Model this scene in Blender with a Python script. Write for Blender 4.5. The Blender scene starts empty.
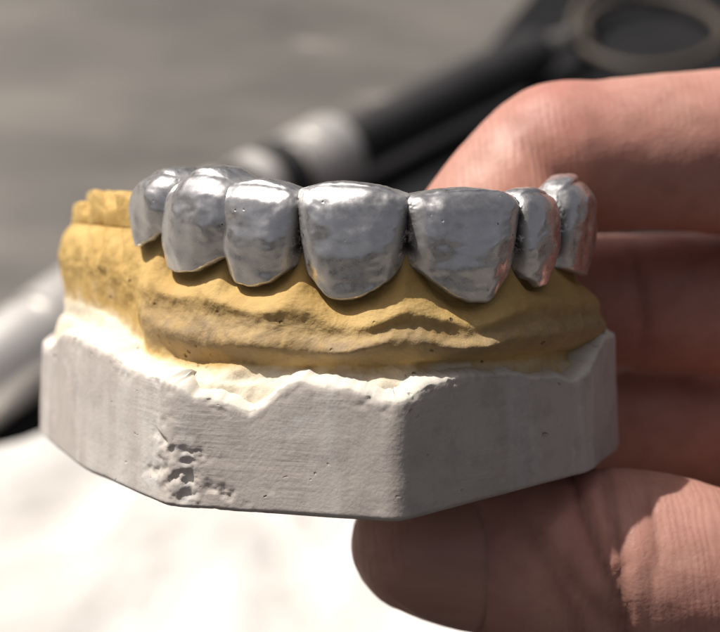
import bpy, bmesh, math, random
import numpy as np
from mathutils import Vector, Matrix, noise
random.seed(7)
S = bpy.context.scene
COL = S.collection

# ------------------------------------------------------------------ camera, sky, sun
# F = frame of the cast, in millimetres: X right, Y away, Z up; the cast leans back by TILT
DIST, FPX, REL, PITCH = 130.0, 1560.0, math.radians(8), math.radians(35)
TILT = PITCH - REL
HEIGHT = 120.0
RT = Matrix.Rotation(-TILT, 3, 'X')
c8, s8 = math.cos(REL), math.sin(REL)
def F2W(p):
    w = RT @ Vector(p); w.z += HEIGHT
    return w * 0.001
cam_d = bpy.data.cameras.new('camera'); cam = bpy.data.objects.new('camera', cam_d); COL.objects.link(cam)
cam.location = F2W((0, -DIST*c8, DIST*s8)); cam.rotation_euler = (math.pi/2 - PITCH, 0, 0)
cam_d.sensor_width = 36; cam_d.lens = 36*FPX/720
cam_d.clip_start = 0.005; cam_d.clip_end = 50
cam_d.dof.use_dof = True; cam_d.dof.focus_distance = 0.131; cam_d.dof.aperture_fstop = 28
S.camera = cam

SUN = Vector((0.45, 0.12, -0.88)).normalized()      # light travel, in F
sw = (RT @ SUN).normalized()
sun_d = bpy.data.lights.new('sun', 'SUN'); sun = bpy.data.objects.new('sun', sun_d); COL.objects.link(sun)
sun_d.energy = 4.8; sun_d.angle = math.radians(0.6); sun_d.color = (1.0, 0.945, 0.86)
sun.location = (-1, 0, 2)
sun.rotation_euler = (-sw).to_track_quat('Z', 'Y').to_euler()
elev = math.asin(-sw.z); az = math.atan2(-sw.x, -sw.y)
W = bpy.data.worlds.new('World'); S.world = W; W.use_nodes = True
nt = W.node_tree
sky = nt.nodes.new('ShaderNodeTexSky'); sky.sky_type = 'NISHITA'; sky.sun_disc = False
sky.sun_elevation = elev; sky.sun_rotation = az
sky.dust_density = 6.0; sky.air_density = 0.6; sky.ozone_density = 0.3
bg = nt.nodes['Background']; bg.inputs['Strength'].default_value = 0.07
hs = nt.nodes.new('ShaderNodeHueSaturation'); hs.inputs['Saturation'].default_value = .35     # neutral white balance
nt.links.new(sky.outputs[0], hs.inputs['Color'])
tint = nt.nodes.new('ShaderNodeMix'); tint.data_type = 'RGBA'; tint.blend_type = 'MULTIPLY'; tint.inputs[0].default_value = 1; tint.inputs[7].default_value = (1.0, .955, .945, 1)
nt.links.new(hs.outputs[0], tint.inputs[6]); nt.links.new(tint.outputs[2], bg.inputs['Color'])
S.view_settings.view_transform = 'Standard'; S.view_settings.look = 'None'
S.view_settings.exposure = 0.08; S.view_settings.gamma = 1
S.cycles.max_bounces = 8

# ------------------------------------------------------------------ helpers
def px2F(px, py, Y):
    """point of the cast frame at depth Y seen at a picture position (used to take real sizes off the photograph)"""
    a = (316-py)/FPX                      # up = a*depth ; depth = D + Y c - Z s ; up = Y s + Z c
    Z = (a*(DIST + Y*c8) - Y*s8)/(c8 + a*s8)
    X = (px-360)/FPX*(DIST + Y*c8 - Z*s8)
    return Vector((X, Y, Z))
def px2plane(px, py, Z0):
    o = Vector((0, -DIST*c8, DIST*s8)); d = Vector(((px-360)/FPX, c8 + (316-py)/FPX*s8, -s8 + (316-py)/FPX*c8))
    t = (Z0-o.z)/d.z
    return o + d*t
def on_table(px, py, h=0.0):
    """mm point in world axes at height h (mm) above the table"""
    o = F2W((0, -DIST*c8, DIST*s8))*1000
    d = RT @ Vector(((px-360)/FPX, c8 + (316-py)/FPX*s8, -s8 + (316-py)/FPX*c8))
    return o + d*((h-o.z)/d.z)
def Fpx(p):
    dep = DIST + p[1]*c8 - p[2]*s8
    return 360 + FPX*p[0]/dep
def lerp_table(tab, x):
    if x <= tab[0][0]: return tab[0][1]
    for (x0, y0), (x1, y1) in zip(tab, tab[1:]):
        if x <= x1:
            return y0 + (y1-y0)*(x-x0)/(x1-x0)
    return tab[-1][1]
def smooth_table(tab, x, w=6):
    return sum(lerp_table(tab, x + k*w/2)*g for k, g in ((-2, .12), (-1, .22), (0, .32), (1, .22), (2, .12)))
def sstep(a, b, x):
    t = max(0.0, min(1.0, (x-a)/(b-a))); return t*t*(3-2*t)
def catmull(pts, t):
    n = len(pts)-1; f = max(0, min(n-1e-6, t*n)); i = int(f); u = f-i
    g = lambda k: pts[max(0, min(n, k))]
    p0, p1, p2, p3 = g(i-1), g(i), g(i+1), g(i+2)
    if not isinstance(p0, (Vector,)): p0, p1, p2, p3 = map(Vector, (p0, p1, p2, p3))
    return 0.5*((2*p1) + (p2-p0)*u + (2*p0-5*p1+4*p2-p3)*u*u + (3*p1-p0-3*p2+p3)*u**3)
def fbm(p, sc, oct=4, off=0.0):
    v = 0; a = 1; tot = 0; q = Vector(p)*sc + Vector((off, off*1.7, off*.3))
    for _ in range(oct):
        v += a*noise.noise(q); tot += a; a *= .5; q = q*2.03
    return v/tot
def make(name, verts, faces, mat, parent=None, smooth=True, attr=None, scale=0.001):
    me = bpy.data.meshes.new(name)
    me.from_pydata([Vector(v)*scale for v in verts], [], faces); me.update()
    if smooth: me.polygons.foreach_set('use_smooth', [True]*len(me.polygons))
    bm = bmesh.new(); bm.from_mesh(me); bmesh.ops.recalc_face_normals(bm, faces=bm.faces); bm.to_mesh(me); bm.free()
    if attr:
        for k, vals in attr.items():
            a = me.attributes.new(k, 'FLOAT', 'POINT'); a.data.foreach_set('value', vals)
    me.materials.append(mat)
    o = bpy.data.objects.new(name, me); COL.objects.link(o)
    if parent: o.parent = parent
    return o
def thing(name, label, cat, loc=(0, 0, 0), rot=(0, 0, 0)):
    o = bpy.data.objects.new(name, None); COL.objects.link(o); o.empty_display_size = .01
    o.location = loc; o.rotation_euler = rot; o['label'] = label; o['category'] = cat
    return o
def grid_faces(nc, nr, closed_c=False):
    f = []
    for i in range(nc if closed_c else nc-1):
        a = i*nr; b = ((i+1) % nc)*nr
        for j in range(nr-1): f.append((a+j, b+j, b+j+1, a+j+1))
    return f

# ------------------------------------------------------------------ materials
class MB:
    def __init__(s, name):
        s.m = bpy.data.materials.new(name); s.m.use_nodes = True; s.t = s.m.node_tree; s.n = s.t.nodes
        s.b = s.n['Principled BSDF']; s.tc = s.n.new('ShaderNodeTexCoord')
    def L(s, a, b): s.t.links.new(a, b)
    def noise(s, scale, detail=4, rough=.55, vec=None, dist=0):
        n = s.n.new('ShaderNodeTexNoise'); n.inputs['Scale'].default_value = scale; n.inputs['Detail'].default_value = detail
        n.inputs['Roughness'].default_value = rough; n.inputs['Distortion'].default_value = dist
        s.L(vec or s.tc.outputs['Object'], n.inputs['Vector']); return n.outputs['Fac']
    def voro(s, scale, vec=None, feat='F1'):
        n = s.n.new('ShaderNodeTexVoronoi'); n.inputs['Scale'].default_value = scale; n.feature = feat
        s.L(vec or s.tc.outputs['Object'], n.inputs['Vector']); return n.outputs['Distance']
    def mapv(s, scale=(1, 1, 1), rot=(0, 0, 0)):
        n = s.n.new('ShaderNodeMapping'); n.inputs['Scale'].default_value = scale; n.inputs['Rotation'].default_value = rot
        s.L(s.tc.outputs['Object'], n.inputs['Vector']); return n.outputs[0]
    def ramp(s, fac, stops):
        n = s.n.new('ShaderNodeValToRGB'); e = n.color_ramp.elements
        while len(e) < len(stops): e.new(.5)
        for k, (p, c) in enumerate(stops):
            e[k].position = p; e[k].color = (*c, 1) if isinstance(c, tuple) else (c, c, c, 1)
        s.L(fac, n.inputs[0]); return n.outputs[0]
    def mix(s, fac, a, b, mode='MIX'):
        n = s.n.new('ShaderNodeMix'); n.data_type = 'RGBA'; n.blend_type = mode
        for v, k in ((fac, 0), (a, 6), (b, 7)):
            if hasattr(v, 'links'): s.L(v, n.inputs[k])
            else: n.inputs[k].default_value = v if k == 0 else (*v, 1)
        return n.outputs[2]
    def math(s, op, a, b=0.0):
        n = s.n.new('ShaderNodeMath'); n.operation = op
        for v, k in ((a, 0), (b, 1)):
            if hasattr(v, 'links'): s.L(v, n.inputs[k])
            else: n.inputs[k].default_value = v
        return n.outputs[0]
    def attr(s, name):
        n = s.n.new('ShaderNodeAttribute'); n.attribute_name = name; return n.outputs['Fac']
    def bump(s, h, dist, strength=1.0, prev=None):
        n = s.n.new('ShaderNodeBump'); n.inputs['Distance'].default_value = dist; n.inputs['Strength'].default_value = strength
        s.L(h, n.inputs['Height'])
        if prev: s.L(prev, n.inputs['Normal'])
        return n.outputs[0]
    def set(s, **k):
        for key, v in k.items():
            i = s.b.inputs[key.replace('_', ' ')]
            if hasattr(v, 'links'): s.L(v, i)
            else: i.default_value = (*v, 1) if isinstance(v, tuple) and len(v) == 3 and i.type == 'RGBA' else v
        return s

def mat_metal():
    m = MB('cast_metal')
    n1 = m.noise(420, 5, .6); n2 = m.noise(1500, 4, .6); n3 = m.noise(5200, 3, .6)
    pit = m.voro(900); pm = m.noise(350, 2)
    pits = m.math('MULTIPLY', m.ramp(pit, [(0.06, 1.0), (.13, 0.0)]), m.ramp(pm, [(.56, 0.0), (.62, 1.0)]))
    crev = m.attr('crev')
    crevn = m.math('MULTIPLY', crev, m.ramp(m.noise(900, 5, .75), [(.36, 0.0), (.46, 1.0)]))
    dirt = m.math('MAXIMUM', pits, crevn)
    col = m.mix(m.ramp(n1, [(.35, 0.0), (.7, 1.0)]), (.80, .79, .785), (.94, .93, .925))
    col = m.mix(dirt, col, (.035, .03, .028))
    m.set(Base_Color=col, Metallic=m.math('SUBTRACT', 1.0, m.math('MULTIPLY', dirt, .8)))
    r = m.ramp(n2, [(.3, .23), (.7, .37)])
    m.set(Roughness=m.math('ADD', r, m.math('MULTIPLY', dirt, .35)))
    b = m.bump(m.noise(150, 2, .4), .0010, .4); b = m.bump(n1, .00025, .16, b); b = m.bump(n2, .00004, .22, b)
    sc = m.noise(900, 3, .6, m.mapv((.25, 1, 3.5), (0, .5, .2)))
    b = m.bump(m.math('SUBTRACT', 1.0, pits), .00008, .5, b)
    m.set(Normal=b); return m.m
def mat_arch():
    m = MB('yellow_stone')
    sm = m.attr('smear_glare')
    n1 = m.noise(140, 5, .6); n2 = m.noise(900, 4, .6); n3 = m.noise(3500, 3)
    col = m.mix(m.ramp(n1, [(.3, 0.0), (.7, 1.0)]), (.46, .285, .085), (.63, .435, .165))
    col = m.mix(m.math('MULTIPLY', m.ramp(n2, [(.5, 0.0), (.75, 1.0)]), .35), col, (.42, .28, .12))
    col = m.mix(m.math('MULTIPLY', m.attr('gum_shade'), m.ramp(m.noise(500, 5, .7), [(.3, .35), (.7, 1.0)])), col, (.27, .205, .14))  # brown band: shade of the lower gum put into the colour
    smn = m.ramp(m.math('ADD', sm, m.math('MULTIPLY', m.math('SUBTRACT', m.noise(260, 5, .65), .5), .9)), [(.3, 0.0), (.8, 1.0)])
    col = m.mix(smn, col, (.74, .66, .52))  # plaster smear, with the sun glare of the ledge painted in
    v = m.voro(750); pore = m.math('MULTIPLY', m.ramp(v, [(.10, 1.0), (.17, 0.0)]), m.ramp(m.noise(180, 2), [(.55, 0.0), (.62, 1.0)]))
    col = m.mix(pore, col, (.22, .14, .06))
    m.set(Base_Color=col, Roughness=.72)
    m.b.inputs['Specular IOR Level'].default_value = .3
    m.b.inputs['Subsurface Weight'].default_value = .12; m.b.inputs['Subsurface Radius'].default_value = (1, .7, .4); m.b.inputs['Subsurface Scale'].default_value = .0008
    b = m.bump(n2, .00035, .5); b = m.bump(n3, .00008, .5, b); b = m.bump(m.math('SUBTRACT', 1.0, pore), .0003, .9, b)
    m.set(Normal=b); return m.m
def mat_base():
    m = MB('grey_stone')
    n1 = m.noise(90, 5, .6); n2 = m.noise(700, 5, .65); n3 = m.noise(3500, 3)
    vb = m.noise(260, 3, .5, m.mapv((1, 1, .08)))          # vertical trimming bands
    hb = m.noise(1300, 3, .6, m.mapv((.06, .06, 1)))       # horizontal saw lines
    col = m.mix(m.ramp(n1, [(.3, 0.0), (.7, 1.0)]), (.48, .43, .395), (.56, .51, .475))
    col = m.mix(m.ramp(vb, [(.52, 0.0), (.64, .85)]), col, (.62, .59, .56))
    col = m.mix(m.math('MULTIPLY', m.ramp(n2, [(.55, 0.0), (.72, 1.0)]), .3), col, (.52, .49, .46))
    col = m.mix(m.math('MULTIPLY', m.ramp(m.noise(300, 5, .7), [(.5, 0.0), (.68, 1.0)]), .5), col, (.36, .32, .31))
    col = m.mix(m.ramp(m.noise(230, 6, .7, m.mapv((1, 1, 1.7))), [(.60, 0.0), (.68, .6)]), col, (.60, .585, .58))
    wh = m.ramp(m.math('ADD', m.attr('white'), m.math('MULTIPLY', m.math('SUBTRACT', m.noise(500, 5, .6), .5), .7)), [(.3, 0.0), (.7, 1.0)])
    col = m.mix(wh, col, (.70, .66, .59))
    wv = m.n.new('ShaderNodeVectorMath'); wv.operation = 'MULTIPLY_ADD'; m.L(m.tc.outputs['Object'], wv.inputs[0]); wv.inputs[1].default_value = (1, 1, 1.5)
    nn = m.n.new('ShaderNodeTexNoise'); nn.inputs['Scale'].default_value = 1400; m.L(m.tc.outputs['Object'], nn.inputs['Vector'])
    sc_ = m.n.new('ShaderNodeVectorMath'); sc_.operation = 'SCALE'; sc_.inputs['Scale'].default_value = .0012; m.L(nn.outputs['Color'], sc_.inputs[0]); m.L(sc_.outputs[0], wv.inputs[2])
    v = m.voro(620, wv.outputs[0]); pore = m.math('MULTIPLY', m.ramp(v, [(.05, 1.0), (.13, 0.0)]), m.ramp(m.noise(210, 3), [(.52, 0.0), (.60, 1.0)]))
    m.set(Base_Color=col, Roughness=.8)
    m.b.inputs['Specular IOR Level'].default_value = .25
    hm = m.math('MULTIPLY', hb, m.ramp(m.noise(70, 2), [(.45, 0.0), (.6, 1.0)]))
    vL = m.voro(190, wv.outputs[0]); big = m.math('MULTIPLY', m.ramp(vL, [(.05, 1.0), (.10, 0.0)]), m.ramp(m.noise(90, 2), [(.48, 0.0), (.54, 1.0)]))
    b = m.bump(m.math('SUBTRACT', 1.0, big), .0006, .8); b = m.bump(hm, .0002, .35, b); b = m.bump(vb, .0003, .3, b); b = m.bump(n2, .00012, .3, b); b = m.bump(n3, .00006, .5, b)
    b = m.bump(m.math('SUBTRACT', 1.0, pore), .0003, .8, b)
    m.set(Normal=b); return m.m
def mat_skin():
    m = MB('skin')
    n1 = m.noise(70, 4, .6); n2 = m.noise(420, 4, .6)
    col = m.mix(m.ramp(n1, [(.32, 0.0), (.68, 1.0)]), (.42, .185, .15), (.49, .275, .22))
    col = m.mix(m.math('MULTIPLY', m.ramp(n2, [(.45, 0.0), (.7, 1.0)]), .35), col, (.28, .125, .095))
    col = m.mix(m.attr('crease'), col, (.20, .075, .05))
    m.set(Base_Color=col, Roughness=m.ramp(n2, [(.3, .50), (.7, .64)]))
    m.b.inputs['Subsurface Weight'].default_value = .35; m.b.inputs['Subsurface Radius'].default_value = (1, .35, .2); m.b.inputs['Subsurface Scale'].default_value = .0025
    w = m.n.new('ShaderNodeTexWave'); w.wave_type = 'BANDS'; w.bands_direction = 'X'
    w.inputs['Scale'].default_value = 460; w.inputs['Distortion'].default_value = 11; w.inputs['Detail'].default_value = 3
    w.inputs['Detail Scale'].default_value = .6
    m.L(m.mapv((1, .25, .32), (0, .35, .1)), w.inputs['Vector'])
    msk = m.ramp(m.noise(60, 2), [(.38, .15), (.62, 1.0)])
    b = m.bump(m.math('MULTIPLY', w.outputs['Fac'], msk), .00007, .35)
    v = m.voro(1500, None, 'DISTANCE_TO_EDGE'); b = m.bump(v, .00007, .4, b)
    b = m.bump(m.noise(5000, 3), .00004, .5, b); b = m.bump(n2, .0004, .3, b)
    m.set(Normal=b); return m.m
def mat_simple(name, c0, c1, rough, metal=0.0, sc=60, bump=.0002, bsc=800, stretch=(1, 1, 1), r2=None):
    m = MB(name); v = m.mapv(stretch)
    n = m.noise(sc, 5, .6, v)
    m.set(Base_Color=m.mix(m.ramp(n, [(.3, 0.0), (.7, 1.0)]), c0, c1), Metallic=metal)
    m.set(Roughness=m.ramp(m.noise(sc*2, 4, .6, v), [(.3, rough), (.7, r2 or rough+.1)]))
    m.set(Normal=m.bump(m.noise(bsc, 4, .6, v), bump, .5)); return m.m
def mat_table():
    m = MB('worn_steel_sheet')
    n1 = m.noise(9, 6, .6); n2 = m.noise(35, 6, .65, m.mapv((.35, 1, 1), (0, 0, .35)))
    col = m.mix(m.ramp(n1, [(.32, 0.0), (.68, 1.0)]), (.085, .08, .075), (.165, .152, .14))
    col = m.mix(m.ramp(n2, [(.45, 0.0), (.7, .7)]), col, (.20, .185, .165))
    sp = m.noise(28, 2, .5, m.mapv((.5, 1.6, 1), (0, 0, .1)))
    col = m.mix(m.ramp(sp, [(.68, 0.0), (.73, .6)]), col, (.60, .55, .50))
    m.set(Base_Color=col, Metallic=.35, Roughness=m.ramp(n2, [(.3, .5), (.7, .65)]))
    m.set(Normal=m.bump(m.noise(300, 4, .6), .0003, .4)); return m.m
def _low_spec(m_): m_.node_tree.nodes['Principled BSDF'].inputs['Specular IOR Level'].default_value = .08
METAL, ARCH, BASE, SKIN, TABLE = mat_metal(), mat_arch(), mat_base(), mat_skin(), mat_table()
NAIL = mat_simple('nail', (.36, .185, .145), (.42, .235, .185), .34, 0, 90, .00003, 900, (1, 1, 6))
CHROME = mat_simple('satin_chrome', (.74, .71, .68), (.80, .77, .74), .28, .6, 40, .0001)
BLACK = mat_simple('black_plastic', (.018, .018, .02), (.032, .031, .032), .42, 0, 60)
MAT = mat_simple('shadow_rubber', (.011, .0115, .013), (.022, .022, .024), .75, 0, 30)
_low_spec(MAT)
CLOTH = mat_simple('white_cloth', (.50, .47, .44), (.80, .78, .76), .9, 0, 18, .0006, 1200)
CORD = mat_simple('beige_cord', (.06, .048, .038), (.09, .07, .055), .6, 0, 60)
STEEL = mat_simple('dull_steel', (.30, .29, .28), (.42, .40, .38), .4, .8, 60)

# ------------------------------------------------------------------ the surface below
def sheet(x0, x1, y0, y1, n, z):
    v = []
    for i in range(n):
        for j in range(n): v.append((x0+(x1-x0)*i/(n-1), y0+(y1-y0)*j/(n-1), z))
    return v, grid_faces(n, n)
v, f = sheet(-1800, 1800, -900, 3200, 12, 0)
t = make('table_surface', v, f, TABLE); t['kind'] = 'structure'; t['label'] = 'worn grey metal work surface'

# ------------------------------------------------------------------ plan curve of the row of teeth (outer face), F frame mm
PL = [(-30.5, 47), (-31.5, 40), (-30.2, 31), (-26.2, 21.5), (-21.2, 14), (-16.9, 8.6), (-11.4, 4.0), (-5.0, 1.0), (4.0, -0.2), (12.6, 3.2), (17.4, 8.6), (20.2, 13.2), (21.4, 18), (21.6, 22), (21.3, 26)]
PL = [Vector((a, b, 0)) for a, b in PL]
NC = 620
curve = []
for i in range(NC):
    t = i/(NC-1); p = catmull(PL, t); d = (catmull(PL, min(1, t+.004))-catmull(PL, max(0, t-.004))).normalized()
    curve.append((p, Vector((d.y, -d.x, 0))))       # outward = -Y at the front
def at_px(px, z=3.0):
    best = None
    for k, (p, n) in enumerate(curve):
        if p.y > 32 and px > 75: continue
        e = abs(Fpx((p.x, p.y, z))-px)
        if best is None or e < best[0]: best = (e, k)
    return best[1]

TOP = [(66, 205), (78, 192), (88, 190), (97, 201), (105, 193), (122, 190), (132, 200), (150, 196), (200, 200), (300, 215), (408, 220), (500, 215), (560, 215), (585, 220)]
MARG = [(60, 222), (118, 228), (131, 228), (140, 248), (150, 246), (160, 236), (163, 266), (175, 275), (195, 273), (215, 263), (221, 258), (230, 280), (250, 287), (268, 285), (285, 276), (299, 262),
        (312, 283), (325, 298), (345, 303), (360, 298), (375, 291), (392, 279), (405, 261), (422, 275), (440, 293), (455, 303), (475, 305), (490, 293), (505, 276), (517, 262), (525, 281), (533, 288), (545, 281), (554, 262), (568, 271), (580, 279), (600, 280)]
GR = [(60, 246), (110, 256), (150, 286), (190, 298), (215, 296), (250, 310), (275, 312), (300, 306), (325, 319), (350, 328), (380, 323), (405, 309), (440, 319), (465, 327), (495, 318), (518, 304), (560, 300), (600, 300)]
BU = [(60, 272), (110, 284), (150, 318), (200, 336), (300, 346), (345, 352), (400, 340), (460, 348), (520, 336), (600, 325)]
FO = [(60, 298), (110, 316), (150, 350), (200, 364), (300, 368), (400, 366), (460, 362), (520, 356), (560, 352), (600, 348)]
LE = [(60, 316), (110, 338), (150, 362), (200, 378), (250, 388), (300, 382), (400, 386), (450, 374), (520, 370), (600, 362)]
RIM = [(45, 322), (60, 333), (78, 340), (95, 351), (104, 352), (115, 364), (150, 378), (172, 386), (190, 397), (225, 403), (245, 411), (254, 410), (264, 402), (274, 393), (286, 384), (298, 382), (312, 386), (330, 386), (352, 391), (380, 401), (400, 404),
       (415, 398), (432, 387), (450, 381), (470, 376), (500, 374), (520, 373), (540, 378), (560, 377), (575, 381), (588, 377), (597, 368), (605, 348), (612, 336), (622, 334), (640, 334)]

cast = thing('dental_cast', 'stone dental cast with yellow gum arch on a rough grey trimmed base', 'dental cast', F2W((0, 0, 0)), (-TILT, 0, 0))

# ---- base
ZB = px2F(400, 523, -5.0).z
plan = [px2plane(*q, ZB) for q in ((58, 452), (80, 470), (166, 508), (400, 524), (590, 472))]
ZD = px2F(590, 474, 7.0).z; plan[4] = px2F(590, 474, 7.0)       # underside rises to the right
def zbot(p): return ZB + (ZD-ZB)*max(0, min(1, (p.x-3.3)/16))
PTS = [Vector((-33.5, 46, 0)), Vector((-33.6, 30, 0))] + [Vector((q.x, q.y, 0)) for q in plan] + [Vector((24.8, plan[4].y+9, 0)), Vector((25.5, 30, 0)), Vector((14, 33, 0)), Vector((-8, 50, 0)), Vector((-26, 52, 0))]
def reach(p, n):
    """distance from p along n to the trimmed wall of the base"""
    best = 1e9
    for a_, b_ in zip(PTS, PTS[1:]+PTS[:1]):
        e = b_-a_; den = n.x*e.y-n.y*e.x
        if abs(den) < 1e-9: continue
        w = a_-p; t = (w.x*e.y-w.y*e.x)/den; u = (w.x*n.y-w.y*n.x)/den
        if t > 0 and -.02 <= u <= 1.02: best = min(best, t)
    return min(best, 6.0)
def arch():
    dms = [reach(p, n) for p, n in curve]
    dms = [sum(dms[max(0, min(NC-1, k+e))] for e in range(-12, 13))/25 for k in range(NC)]
    dms = [min(a_, reach(*c_)) for a_, c_ in zip(dms, curve)]
    if 0: print('dm', [round(d_, 1) for d_ in dms[::40]])
    NR = 130; verts = []; smear_glare = []; gum_shade = []; norms = []
    for k, (p, n) in enumerate(curve):
        px = max(55, min(600, Fpx((p.x, p.y, 3.0))))
        back = sstep(33, 40, p.y) if p.x < 0 else 0
        rear = sstep(15.5, 20, p.y) if p.x > 0 else 0
        front = sstep(140, 158, px)                       # front part stands proud of the left flank
        zt = lambda py, off: px2F(px, py, p.y - off*abs(n.y)).z
        top = zt(smooth_table(TOP, px, 5), -3)
        if rear: top = top*(1-rear) + 2.8*rear
        if px < 135: top += .35*math.sin(p.y*1.15)*(1-back*.5)
        M = smooth_table(MARG, px, 4)
        g, b_, f_, l_ = (smooth_table(T, px, 14) for T in (GR, BU, FO, LE)); r_ = smooth_table(RIM, px, 10)
        root = 0
        for cx, w in ((196, 26), (258, 26), (350, 36), (462, 36), (534, 16), (575, 18)):
            root += math.exp(-((px-cx)/w)**2)
        if px < 150: root = .5+.5*math.sin(px*.13)
        o = front; lf = 1-sstep(128, 138, px)
        rows = [(-12, -8), (-11.0, -2), (-9.6, top-3), (-8, top-.7), (-5.5, top+.1 + .3*math.sin(p.x*2.2+p.y) - .9*lf), (-3.2+1.6*lf, top-.1), (-1.9+1.0*lf, top-.9-.3*lf),
                (-1.2 if px > 131 else -.8, (top+zt(M-8, 0))/2 if px > 131 else zt(M, 0)),
                (-1.1, zt(M-8, 0)), (-.75, zt(M+2, 0)), (.0+.1*o, zt(M*.55+g*.45, 1)), (.4+.75*o, zt(g, 1)), (.45+.55*o+.42*root*o, zt((g+b_)/2, 1)),
                (.3+1.2*o+.7*root*o, zt(b_, 1)), (.1+.95*o, zt(f_-6, 1)), (.5+1.0*o, zt(f_+2, 1.5)), (1.9+.6*o, zt(l_-5, 2.5)), (3.6, zt(l_+4, 3.5)), (5.2, zt(r_+8, 4.5)), (4.5, zt(r_+30, 4.5))]
        dm = dms[k]
        lim = lambda a, m_: min(a, max(.2, dm-m_))
        rows = rows[:15] + [(lim(.5+1.0*o, 3.4), rows[15][1]), (lim(max(1.9, dm*.45), 3.0), rows[16][1]), (lim(max(3.0, dm-2.4), 2.4), rows[17][1]), (lim(9, 1.9), rows[18][1]-.6), (lim(9, 2.2), rows[19][1])]
        if rear:
            rows = [(a, (z if z < 0 else min(z, top-.2+(a < -8)*-.0))) for a, z in rows]
        R = [Vector((a, z, 0)) for a, z in rows]
        for j in range(NR):
            t = j/(NR-1); q = catmull(R, t)
            verts.append(p + n*q.x + Vector((0, 0, q.y)))
            lj = t*(len(R)-1)
            smear_glare.append(max(0, min(1, (lj-13.7)/2.8))*(1.0 if px < 330 else .85 if px < 470 else .45) + (.35*sstep(11, 14, lj)*(1-front)))
            gum_shade.append(math.exp(-((lj-12.8)/1.7)**2)*front*1.0*(.75+.25*root))  # painted shade below the gum bulge
    # detail displacement
    out = []
    for i, v in enumerate(verts):
        k, j = divmod(i, NR); n = curve[k][1]; lj = j/(NR-1)*19
        front = sstep(150, 175, Fpx((v.x, v.y, 1)))
        nrm = (n*.8 + Vector((0, 0, .5 if (lj > 14 or lj < 6) else .1)))
        low = sstep(9, 11, lj)
        d = .35*fbm(v, .22, 3) + .28*fbm(v, .7, 3, 5)*low + .10*fbm(v, 2.2, 3, 9)*low
        band = math.exp(-((lj-12.3)/1.3)**2)
        cr = 1-abs(fbm(v, .55, 3, 3))*4
        d += band*.10*cr
        if lj < 8: d *= .8
        pxc = Fpx((v.x, v.y, 1))
        rg = front*(1-sstep(500, 540, pxc))*(.6+.9*noise.noise(v*.16))
        d += .26*rg*(.75*math.exp(-((lj-11.0)/.28)**2) - .5*math.exp(-((lj-11.6)/.35)**2))
        if v.x < -21 and lj < 12:      # unprepared back teeth: vertical ribs and cusps
            pxx = Fpx(v)
            d += .6*fbm((v.x*1.3, v.y*1.3, v.z*.28), .42, 3, 2) - .9*sum(math.exp(-((pxx-c_-(v.z-8)*s_)/3.2)**2) for c_, s_ in ((100, .8), (112, -1.5), (84, .6)))*sstep(2, 5, v.z)*(lj > 4)
        out.append(v + nrm*d)
    verts = out
    faces = grid_faces(NC, NR)
    for k in (0, NC-1):
        c = sum((verts[k*NR+j] for j in range(NR)), Vector())/NR
        verts.append(c); smear_glare.append(0); gum_shade.append(0); ci = len(verts)-1
        for j in range(NR): faces.append((ci, k*NR+j, k*NR+(j+1) % NR))
    make('gum_arch', verts, faces, ARCH, cast, attr={'smear_glare': smear_glare, 'gum_shade': gum_shade})
arch()

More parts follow.
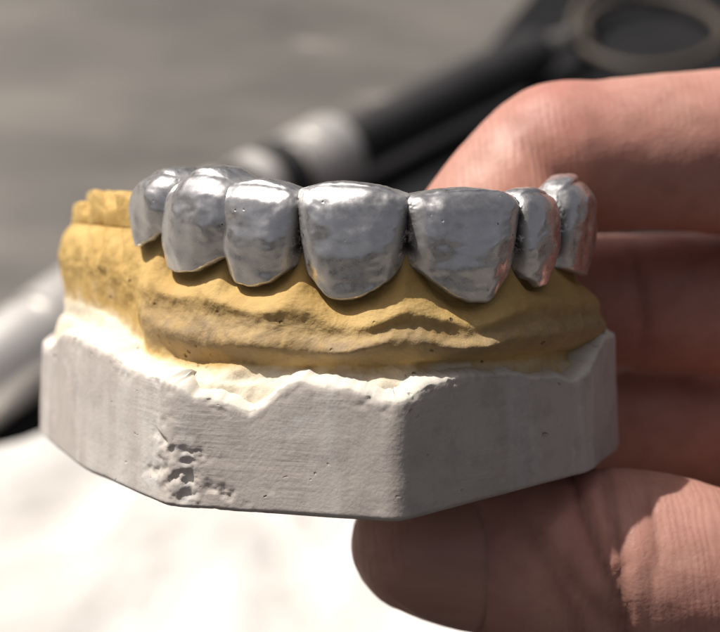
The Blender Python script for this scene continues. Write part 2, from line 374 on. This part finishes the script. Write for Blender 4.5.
def base():
    A, A2, B, C, D = plan
    pts = PTS
    # rounded polygon, dense
    N = len(pts); loop = []
    for i in range(N):
        a, b, c = pts[i-1], pts[i], pts[(i+1) % N]
        r = min((b-a).length, (c-b).length)*.5; r1 = min(r, 1.4 if i in (4, 5, 6) else 3.0)
        p0 = b + (a-b).normalized()*r1; p1 = b + (c-b).normalized()*r1
        for u in [k/8 for k in range(9)]:
            loop.append(p0*(1-u)**2 + b*2*u*(1-u) + p1*u*u)
    dense = []; tot = sum((loop[(i+1) % len(loop)]-loop[i]).length for i in range(len(loop))); NN = 900; step = tot/NN
    i = 0; pos = loop[0].copy(); acc = 0
    cum = [0]
    for i in range(len(loop)): cum.append(cum[-1]+(loop[(i+1) % len(loop)]-loop[i]).length)
    k = 0
    for m in range(NN):
        s = m*step
        while cum[k+1] < s: k += 1
        L = cum[k+1]-cum[k]; u = (s-cum[k])/L if L else 0
        dense.append(loop[k % len(loop)].lerp(loop[(k+1) % len(loop)], u))
    cen = Vector((-3, 26, 0)); verts = []; white = []
    NWALL = 70
    ring = []
    for m, p in enumerate(dense):
        d = (dense[(m+3) % NN]-dense[m-3]).normalized(); n = Vector((d.y, -d.x, 0))
        if n.dot(p-cen) < 0: n = -n
        frontness = p.y < 31 and (n.y < .35)
        px = Fpx((p.x, p.y, -8))
        zr = px2F(px, lerp_table(RIM, px), p.y).z if p.y < 26 else -7.0
        if 20 < p.y <= 26: zr = zr*(1-(p.y-20)/6) + -7.0*(p.y-20)/6
        zr += .32*fbm(p, .9, 3, 11) + .05*fbm(p, 4, 2, 7)
        col = []
        for j in range(NWALL):
            u = j/(NWALL-1)
            zb_ = zbot(p); z = zb_ + (zr-zb_)*u
            off = -.12*math.exp(-((1-u)/.03)**2) - .5*math.exp(-(u/.02)**2) + .55*(1-u)*0
            q = p + n*(off - 1.0*(u)*.6) + Vector((0, 0, z))
            dd = .14*fbm(q, .2, 2, 4) + .02*fbm(q, 3, 3, 8)
            # chips broken out along the edge near the corner
            pyq = 316 - FPX*((q.y*s8+q.z*c8)/(DIST+q.y*c8-q.z*s8)); pxq = Fpx(q)
            chip = 0
            for cx, cy, w, h, amp in ((182, 478, 20, 30, 1.0), (215, 500, 22, 13, .9), (165, 440, 10, 24, .8), (262, 502, 10, 16, .5), (195, 455, 18, 8, .6), (155, 470, 12, 12, .4)):
                e = math.exp(-(((pxq-cx)/w)**2+((pyq-cy)/h)**2))
                cc = e*max(0, .1+1.9*fbm(q, .8, 4, 20+cx)); dd -= .75*amp*min(cc, .55); chip = max(chip, cc)
            if zr - z < 1.6: dd -= .5*max(0, fbm(q, 1.1, 3, 31))*(1-(zr-z)/1.6)
            col.append(q + n*dd)
            white.append(min(.75, sstep(.94, 1.0, u)*.75 + 1.1*chip) if frontness else 0)
        for ins, dz, wv in ((1.0, .28, .85), (1.9, .5, .9), (2.8, .45, .9), (3.8, .1, .6), (5.0, -.7, .3), (8, -1.2, 0)):
            q = p - n*(ins*1.0+.6) + Vector((0, 0, zr+dz))
            q += Vector((0, 0, .5*fbm(q, .8, 4, 13)*(ins < 6)))
            if ins >= 5: q.z = min(q.z, -6.3+.2*fbm(q, .5, 3))
            col.append(q); white.append(wv if frontness else .1)
        verts += col
    NRW = NWALL+6
    faces = grid_faces(NN, NRW, True)
    for side, zc in ((0, ZB), (NRW-1, -7.2)):
        # close through shrinking rings
        prev = [m*NRW+side for m in range(NN)]
        for fr in (.7, .4, .15):
            cur = []
            for m in range(NN):
                q = verts[prev[m]] if False else verts[m*NRW+side]
                w = cen + (Vector((q.x, q.y, 0))-cen)*fr
                w.z = (zbot(w) if side == 0 else zc+.5*fbm(w, .25, 3, 6)) 
                verts.append(w); white.append(0); cur.append(len(verts)-1)
            for m in range(NN): faces.append((prev[m], prev[(m+1) % NN], cur[(m+1) % NN], cur[m]))
            prev = cur
        verts.append(Vector((cen.x, cen.y, zc if side else zbot(cen)))); white.append(0); ci = len(verts)-1
        for m in range(NN): faces.append((prev[m], prev[(m+1) % NN], ci))
    make('stone_base', verts, faces, BASE, cast, attr={'white': white})
    # loose crumb of stone left on the ledge
base()

# ------------------------------------------------------------------ metal bridge
bridge = thing('dental_bridge', 'silvery metal bridge of seven fused tooth crowns on the yellow arch', 'dental bridge', F2W((0, 0, 0)), (-TILT, 0, 0))
# name, px from, px to, Y extra, top outline (xi, py), margin (xi, py), depth, dome
CR = [
 dict(a=129, b=182, y=0, top=[(-1, 200), (-.7, 182), (-.2, 170), (.3, 167), (1, 174)], mar=[(-1, 222), (-.75, 240), (-.45, 249), (-.1, 244), (.3, 234), (1, 228)], dep=8.0, dome=1.1, tw=.72, lean=.1),
 dict(a=160, b=240, y=0, top=[(-1, 188), (-.6, 178), (-.1, 167), (.35, 167), (1, 182)], mar=[(-1, 262), (-.7, 272), (-.2, 275), (.2, 270), (.6, 258), (1, 250)], dep=8.0, dome=1.3, out=.5, tw=.78, lean=.12),
 dict(a=218, b=301, y=0, top=[(-1, 186), (-.5, 181), (0, 179), (.5, 183), (1, 190)], mar=[(-1, 250), (-.75, 270), (-.45, 285), (-.1, 289), (.35, 282), (.8, 264), (1, 252)], dep=7.0, dome=.6, tap=.16),
 dict(a=298, b=410, y=0, top=[(-1, 188), (-.5, 182), (0, 182), (.5, 186), (1, 194)], mar=[(-1, 256), (-.85, 270), (-.45, 297), (-.15, 303), (.15, 298), (.6, 282), (.9, 262), (1, 254)], dep=7.0, dome=.35),
 dict(a=406, b=520, y=0, top=[(-1, 195), (-.5, 190), (0, 188), (.6, 190), (1, 197)], mar=[(-1, 254), (-.85, 264), (-.3, 295), (.02, 304), (.3, 305), (.6, 284), (.9, 262), (1, 254)], dep=7.0, dome=.35),
 dict(a=514, b=556, y=0, top=[(-1, 194), (-.5, 188), (0, 188), (1, 194)], mar=[(-1, 250), (-.6, 276), (-.1, 289), (.4, 283), (1, 252)], dep=6.0, dome=.8, tw=.85, tap=.2),
 dict(a=557, b=592, y=0, top=[(-1, 190), (-.5, 179), (.1, 175), (.6, 180), (1, 196)], mar=[(-1, 262), (-.4, 270), (.1, 277), (.6, 280), (1, 279)], dep=5.0, dome=1.3, out=-.1, tw=.85),
]
def crown(idx, C):
    ka, kb = at_px(C['a']), at_px(C['b'])
    pa, pb = curve[ka][0], curve[kb][0]; mid = (pa+pb)/2
    tdir = (pb-pa).normalized(); n = Vector((tdir.y, -tdir.x, 0))
    hw = (pb-pa).length/2*1.07; km = (ka+kb)//2
    sag = (curve[km][0]-mid).dot(n)                    # labial face follows the arch
    dep = C['dep']; NU, NV = 168, 84; verts = []; crev = []
    out = C.get('out', .1) + .4
    for u in range(NU):
        ph = 2*math.pi*u/NU; cs, sn = math.cos(ph), math.sin(ph)
        ex = .52 if C['dome'] < 1 else .66
        ux = math.copysign(abs(cs)**ex, cs); un = math.copysign(abs(sn)**.72, sn)
        for v in range(NV):
            w = v/(NV-1)
            if w < .22:
                q = w/.22; rad = q; dome = (1-math.cos((1-q)*math.pi/2)*1.0)
                zf = 0; zdome = (math.cos(q*math.pi/2))
            else:
                rad = 1; zf = (w-.22)/.78; zdome = 0
            # thickness front-back grows from the cutting edge to the neck
            thick = (dep*.5)*(.50 + .5*sstep(-.1, .55, zf)) if C['dome'] < 1 else dep*.5*(.62+.38*sstep(-.1, .5, zf))
            wid = hw*(.955 + .05*math.sin(min(1, zf*1.6)*math.pi) - C.get('tap', .08)*sstep(.6, 1, zf))
            tw, ln = C.get('tw', 1), C.get('lean', 0)
            wid *= tw + (1-tw)*sstep(-.1, .6, zf)
            x = ux*rad*wid; xi = max(-1, min(1, x/hw))
            yy = un*rad*thick
            # outer face: sagitta + vertical bulge
            lab = (1-xi*xi)*sag*.9 + .95*math.sin((.1+.86*zf)*math.pi)*(1-.5*xi*xi) + out
            cy = -thick
            # back from the outer face
            pos_n = cy + yy + lab*(.65+.35*max(-1, min(1, un*rad*2)))
            x += ln*(1-zf)*hw
            p = mid + tdir*x + n*pos_n
            yref = mid.y
            zt = px2F(360, smooth_table(C['top'], xi, .15), yref-1).z - .35*C['dome'] - .15
            mp = smooth_table(C['mar'], xi, .05) + 2.2*noise.noise(Vector((xi*4, idx*5.0, 0)))
            zm = px2F(360, mp, yref-lab*.8).z
            if un < 0: zm = zm*(1-abs(un)) + px2F(360, 272, yref).z*abs(un)
            round_edge = .9*(1-(1-min(1, zf/.16))**2)**.5 if zf < .16 else .9
            z = zt + (zm-zt)*zf + (0 if zf > 0 else (.05+.5*C['dome'])*(1-rad*rad))
            # rounding of the incisal shoulder
            if zf < .22:
                s_ = 1-(1-(1-zf/.22)**2)**.5
                p = mid + tdir*x*(1-(.035 if C['dome'] < 1 else .09)*s_) + n*(pos_n - (pos_n-cy)*.34*s_*rad)
            edge = sstep(.93, 1.0, zf)
            if v == NV-1: p = p - n*un*.6
            q = Vector((p.x, p.y, z))
            side = sstep(.80, .96, abs(ux*rad))
            d = .30*fbm(q, .35, 2, idx*3.1) + .09*fbm(q, 1.0, 2, idx) + .02*fbm(q, 4.5, 2, 3)*side
            d -= .28*side*abs(fbm(q, 2.2, 3, 8))*2
            q += n*d*max(-1, min(1, un*rad*1.6)) + Vector((0, 0, .12*fbm(q, 1.1, 3, 40)*(1-zf) + .10*fbm(q, 1.6, 2, 50)*sstep(.7, 1, zf)))
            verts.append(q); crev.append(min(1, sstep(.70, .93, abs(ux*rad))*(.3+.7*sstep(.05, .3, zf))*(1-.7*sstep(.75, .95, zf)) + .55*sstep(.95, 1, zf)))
    faces = grid_faces(NU, NV, True)
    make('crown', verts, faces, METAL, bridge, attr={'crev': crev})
for i, C in enumerate(CR): crown(i, C)

# ------------------------------------------------------------------ hand
def hand():
    AV, AF = [], []; cnt = [0]
    def chain(pts, n=16):
        """tapered limb with round ends through pts (x, y, z, r), F millimetres"""
        P4 = [Vector(p[:3]) for p in pts]; rr = [Vector((p[3], 0, 0)) for p in pts]
        m = len(pts)*10; cs = []
        for i in range(m+1):
            t = i/m
            cs.append((catmull(P4, t), catmull(rr, t).x))
        rings = []
        d0 = (cs[1][0]-cs[0][0]).normalized(); d1 = (cs[-1][0]-cs[-2][0]).normalized()
        for k in range(1, 9): a = k/9*math.pi/2; rings.append((cs[0][0]-d0*cs[0][1]*math.cos(a), cs[0][1]*math.sin(a)))
        rings += cs
        for k in range(8, 0, -1): a = k/9*math.pi/2; rings.append((cs[-1][0]+d1*cs[-1][1]*math.cos(a), cs[-1][1]*math.sin(a)))
        SG = 40; base_i = cnt[0]; nr = len(rings)
        s_ = d0.orthogonal().normalized()
        for i, (c, r) in enumerate(rings):
            d = (rings[min(nr-1, i+1)][0]-rings[max(0, i-1)][0]).normalized()
            s_ = (s_ - d*s_.dot(d)).normalized(); w_ = d.cross(s_)
            for k in range(SG):
                a = 2*math.pi*k/SG; AV.append(c + s_*math.cos(a)*r + w_*math.sin(a)*r)
        for i in range(nr-1):
            for k in range(SG): AF.append((base_i+i*SG+k, base_i+i*SG+(k+1) % SG, base_i+(i+1)*SG+(k+1) % SG, base_i+(i+1)*SG+k))
        AF.append(tuple(base_i+k for k in range(SG))[::-1]); AF.append(tuple(base_i+(nr-1)*SG+k for k in range(SG)))
        cnt[0] += nr*SG
    def P(px, py, Y, r): return (*px2F(px, py, Y), r)
    chain([P(450, 268, 25.5, 6.2), P(480, 236, 26, 7.0), P(548, 164, 28, 7.6), P(600, 156, 29, 7.7), P(680, 152, 30, 8.1), P(800, 158, 32, 9.0), P(930, 190, 33, 9.2), P(1150, 300, 34, 11.5)])
    chain([P(540, 301, 37.5, 6.2), P(580, 301, 37.5, 6.9), P(640, 301, 38, 7.2), P(720, 302, 38.5, 7.6), P(900, 316, 42, 9.0), P(1120, 390, 42, 11.5)])
    chain([P(560, 424, 42, 6.0), P(620, 425, 42, 6.7), P(700, 426, 42.5, 7.0), P(900, 430, 44, 8.5), P(1090, 480, 45, 11.5)])
    chain([P(640, 520, 46, 5.8), P(720, 525, 47, 6.8), P(900, 540, 48, 7.4), P(1060, 570, 48, 10.5)])
    chain([P(418, 545, 13, 6.4), P(455, 552, 13, 7.1), P(520, 557, 12.2, 7.8), P(580, 561, 11.2, 8.7), P(640, 569, 11, 9.1), P(690, 580, 11, 9.0), P(760, 610, 13, 9.4), P(900, 650, 22, 13.0), P(1060, 640, 36, 17)])
    # palm and wrist
    for a, b in (((1150, 300, 34, 11.5), (1090, 480, 45, 11.5)), ((1120, 390, 42, 11.5), (1060, 570, 48, 10.5))): chain([P(*a), P(*b)])
    for q in ((1150, 300, 36), (1120, 390, 43), (1090, 480, 46), (1060, 570, 48)):
        chain([P(*q, 11.5), P(1420, 640, 52, 15)])
    chain([P(1060, 640, 36, 17), P(1420, 680, 50, 18)])
    chain([P(1420, 640, 50, 21), P(1650, 760, 60, 22), P(2100, 960, 80, 28)])
    me = bpy.data.meshes.new('tmp')
    me.from_pydata(AV, [], AF); me.update()
    o = bpy.data.objects.new('tmp', me); COL.objects.link(o)
    r = o.modifiers.new('r', 'REMESH'); r.mode = 'VOXEL'; r.voxel_size = .62
    s = o.modifiers.new('s', 'SMOOTH'); s.factor = .5; s.iterations = 10
    dg = bpy.context.evaluated_depsgraph_get(); ev = o.evaluated_get(dg); m2 = bpy.data.meshes.new_from_object(ev)
    bpy.data.objects.remove(o)
    cre = [0.0]*len(m2.vertices)
    m2.update()
    # creases: plane point, plane direction, centre of effect, reach, width, depth
    def cz(px, py, Y, dirv, reach, w, dep): return (px2F(px, py, Y), Vector(dirv).normalized(), reach, w, dep)
    CRS = [cz(598, 545, 3, (1, 0, .35), 13, .55, .8), cz(622, 560, 3, (1, 0, .08), 12, .5, .6), cz(560, 585, 5, (1, 0, .5), 8, .7, .25), cz(585, 590, 4, (1, .1, .9), 8, .7, .2),
           cz(655, 540, 3, (1, 0, -.1), 9, .4, .25), cz(470, 590, 8, (1, 0, .3), 5, .35, .35),
           cz(560, 175, 21, (1, 0, .9), 7, 1.1, .6), cz(575, 190, 21, (1, 0, .6), 6, .8, .3), 
           cz(640, 300, 33, (1, 0, .1), 6, .5, .35)]
    nrm = [v.normal.copy() for v in m2.vertices]; vs = []
    for v in m2.vertices:
        p = v.co.copy(); d = 0; c = 0
        if p.x < 45:
            for (q, dv, reach, w, dep) in CRS:
                rr = (p-q).length
                if rr < reach*1.6:
                    wob = .5*fbm(p, .35, 2, dep*9)
                    t = ((p-q).dot(dv)+wob)/w
                    e = math.exp(-t*t)*math.exp(-(rr/reach)**2*1.2)
                    d -= dep*e; c = max(c, e)
            d += .28*fbm(p, .13, 2, 3) + .10*fbm(p, .5, 3, 6)
        cre[v.index] = c*.55
        vs.append(p + nrm[v.index]*d)
    fs = [tuple(f.vertices) for f in m2.polygons]
    o = make('hand', vs, fs, SKIN, attr={'crease': cre})
    o.location = F2W((0, 0, 0)); o.rotation_euler = (-TILT, 0, 0)
    # thumb nail, on the side of the thumb turned to the camera
    AX = [(P(368, 543, 13.8, 5.6)), (P(418, 547, 13, 6.5)), (P(455, 552, 13, 7.1)), (P(486, 555, 12.6, 7.5))]
    vn = []; NA, NB = 40, 40
    for i in range(NA):
        u = i/(NA-1)
        for j in range(NB):
            w = j/(NB-1)*2-1
            uu = u*(1-.0*w*w) if u < .5 else u - (u-.5)*.30*w*w
            uu = uu + (1-u)*.34*w*w
            c = catmull([Vector(q[:3]) for q in AX], uu); r = catmull([Vector((q[3], 0, 0)) for q in AX], uu).x
            r2 = r + .22 - .5*sstep(.85, 1, u) - .35*abs(w)**6 - 1.2*(1-sstep(0, .22, u))**2*.6
            th = w*math.radians(64) - math.radians(6)
            vn.append(c + Vector((0, -math.cos(th)*r2, math.sin(th)*r2)) + Vector((0, .02*fbm(c, 1, 2), 0)))
    nl = make('thumbnail', vn, grid_faces(NA, NB), NAIL, o); m_ = nl.modifiers.new('t', 'SOLIDIFY'); m_.thickness = .0004; m_.offset = -1
    o['label'] = 'bare hand reaching in from the right, thumb under and fingers behind the cast'; o['category'] = 'hand'
    return o
hand()

# ------------------------------------------------------------------ things lying on the table
def lathe(name, A, B, prof, mat, parent, seg=64, up=0):
    """prof: (distance along, radius) in mm"""
    d = (B-A).normalized(); s = d.cross(Vector((0, 0, 1))).normalized(); w = s.cross(d)
    vs = []
    for (t_, r) in prof:
        for k in range(seg):
            a = 2*math.pi*k/seg; vs.append(A + d*t_ + s*math.cos(a)*r + w*math.sin(a)*r)
    nP = len(prof); fs = []
    for i in range(nP-1):
        for k in range(seg): fs.append((i*seg+k, i*seg+(k+1) % seg, (i+1)*seg+(k+1) % seg, (i+1)*seg+k))
    fs.append(tuple(range(seg))); fs.append(tuple((nP-1)*seg+k for k in range(seg)))
    o = make(name, vs, fs, mat, parent)
    m = o.modifiers.new('e', 'EDGE_SPLIT'); m.split_angle = math.radians(40)
    return o
def tube(name, pts, r, mat, parent=None, seg=20):
    vs = []; n = len(pts)
    for i, p in enumerate(pts):
        d = (pts[min(n-1, i+1)]-pts[max(0, i-1)]).normalized(); s = d.cross(Vector((0, 0, 1))).normalized(); w = s.cross(d)
        for k in range(seg):
            a = 2*math.pi*k/seg; vs.append(p + s*math.cos(a)*r + w*math.sin(a)*r)
    fs = [(i*seg+k, i*seg+(k+1) % seg, (i+1)*seg+(k+1) % seg, (i+1)*seg+k) for i in range(n-1) for k in range(seg)]
    fs.append(tuple(range(seg))); fs.append(tuple((n-1)*seg+k for k in range(seg)))
    return make(name, vs, fs, mat, parent)

# dark mat, also standing in for the tool's broad shadow at its lower right
def mat_sheet():
    a = on_table(-60, 425); b = on_table(345, 152); c = on_table(455, 96); c2 = on_table(590, -70); c3 = on_table(1300, -70)
    d = Vector((c3.x, c3.y, 0)); e = Vector((900, -150, 0)); g = Vector((a.x-40, -150, 0))
    poly = [a, b, c, c2, d, e, g]
    bm = bmesh.new(); vs = [bm.verts.new((p.x*.001, p.y*.001, 0.0005)) for p in poly]; f = bm.faces.new(vs)
    r = bmesh.ops.extrude_face_region(bm, geom=[f])
    for v in r['geom']:
        if isinstance(v, bmesh.types.BMVert): v.co.z += .002
    bmesh.ops.recalc_face_normals(bm, faces=bm.faces)
    me = bpy.data.meshes.new('shadow_mat'); bm.to_mesh(me); bm.free(); me.materials.append(MAT)
    o = bpy.data.objects.new('shadow_mat', me); COL.objects.link(o)
    o['label'] = 'dark bluish black mat, also standing in for the broad shadow of the tool, under tool and hand, out of focus'; o['category'] = 'mat'
mat_sheet()

hp = thing('handpiece', 'blurred handpiece with silver ribbed collar, black handle and thin cord behind the metal crowns', 'tool')
A = on_table(268, 186, 11); B = on_table(543, 50, 11)
L = (B-A).length; d = (B-A).normalized()
lathe('collar', A - d*34, B, [(10, 4), (10.5, 7), (14, 8.6), (15, 9.0), (20, 9.2), (20.5, 7.6), (27, 7.6), (27.5, 9.2), (32, 9.4), (32.6, 8.0), (42, 8.0), (42.5, 9.8), (46, 9.9), (46.4, 8.9), (47.6, 8.9), (48, 10), (55, 10.1), (57.5, 9.2), (58, 6)], CHROME, hp)
lathe('band', A - d*34, B, [(20.6, 7.0), (20.7, 8.3), (26.9, 8.3), (27, 7.0)], BLACK, hp)
lathe('band', A - d*34, B, [(34, 7.0), (34.1, 9.0), (40.5, 9.2), (40.6, 7.0)], BLACK, hp)
lathe('handle', A, B, [(24.3, 6.0), (26, 6.4), (60, 6.7), (L-22, 7.0), (L-4, 6.8), (L-1.5, 6.0), (L, 4.0)], BLACK, hp)
lathe('cord_sleeve', B - d*1, B+d*40, [(1.5, 3.6), (3, 3.4), (14, 2.4), (15, 1.6)], STEEL, hp)
cp = []
P0 = B + d*10; ctr = on_table(648, 46, 3); ctr.z = 3
for i in range(24):
    u = i/23; q = P0.lerp(on_table(590, 44, 4), u); cp.append(q)
a0 = math.atan2(cp[-1].y-ctr.y, cp[-1].x-ctr.x)
for i in range(1, 130):
    a = a0 - i/130*math.pi*2.35; rr = 19+1.6*i/130*2 + 1.5*math.sin(a*2)
    q = ctr + Vector((math.cos(a)*rr*1.0, math.sin(a)*rr*1.35, 3+5*i/130+1.5*math.sin(a*1.5)))
    cp.append(q)
last = cp[-1]
dl = (cp[-1]-cp[-2]).normalized()
for i in range(1, 40): cp.append(last + dl*i*2.5 + Vector((i*i*.12, -i*.5, -3*(i/40))))
# smooth the path
for _ in range(6): cp = [cp[0]] + [(cp[i-1]+cp[i]*2+cp[i+1])/4 for i in range(1, len(cp)-1)] + [cp[-1]]
tube('cord', cp, 1.35, CORD, hp)

rodA, rodB = on_table(352, 180, 4), on_table(508, 101, 4)
o = lathe('steel_rod', rodA, rodB, [(-30, .6), (-28, 2.0), (0, 2.6), ((rodB-rodA).length*.8, 2.8), ((rodB-rodA).length*1.1, 2.4), ((rodB-rodA).length*1.12, 1)], STEEL, None, 32)
o['label'] = 'thin dull steel rod lying beside the black handle on the mat, out of focus'; o['category'] = 'rod'

# chrome tube at the left, lies toward the cast
tb = thing('metal_sleeve', 'shiny metal cylinder lying at the left edge beside the white cloth, out of focus', 'metal cylinder')
TA, TB = on_table(-70, 416, 10), on_table(110, 290, 10)
Lt = (TB-TA).length
lathe('barrel', TA, TB, [(-40, 7), (-38, 9), (-30, 9.2), (-29, 8.5), (-26, 8.5), (-25, 9.2), (Lt*.55, 9.4), (Lt*.55+.5, 8.4), (Lt*.55+3, 8.4), (Lt*.55+3.5, 9.8), (Lt*.9, 9.8), (Lt*.9+4, 8), (Lt*.9+5, 5)], CHROME, tb)
lathe('tip', TA, TB, [(Lt*.9+5, 4.5), (Lt*.9+18, 4), (Lt*.9+20, 2)], STEEL, tb)

def cloth():
    # outline points on the table; crumpled white cloth, thick folds
    n = 150; vs = []; c = on_table(245, 592); ang = .3
    for i in range(n):
        for j in range(n):
            u, w = i/(n-1)*2-1, j/(n-1)*2-1
            e = 1 + .10*noise.noise(Vector((math.atan2(w, u)*1.5, 2.0, 0)))
            x, y = u*58*e, w*47*e
            x2 = x*math.cos(ang)-y*math.sin(ang); y2 = x*math.sin(ang)+y*math.cos(ang)
            r = max(abs(u), abs(w)); fall = 1-sstep(.8, 1.0, r)
            p = Vector((x2, y2, 0))
            z = 3.2 + 10*fall*max(0, .45+fbm(p, .022, 3, 4)) + 2.2*fall*(1-abs(fbm(p, .03, 2, 9))*3) + .3*fbm(p, .2, 2)
            vs.append(Vector((c.x+x2, c.y+y2, max(2.7, z))))
    o = make('white_cloth', vs, grid_faces(n, n), CLOTH)
    m = o.modifiers.new('thick', 'SOLIDIFY'); m.thickness = .0008; m.offset = 1
    o['label'] = 'crumpled white cloth glaring in the sun on the table below the cast'; o['category'] = 'cloth'
cloth()
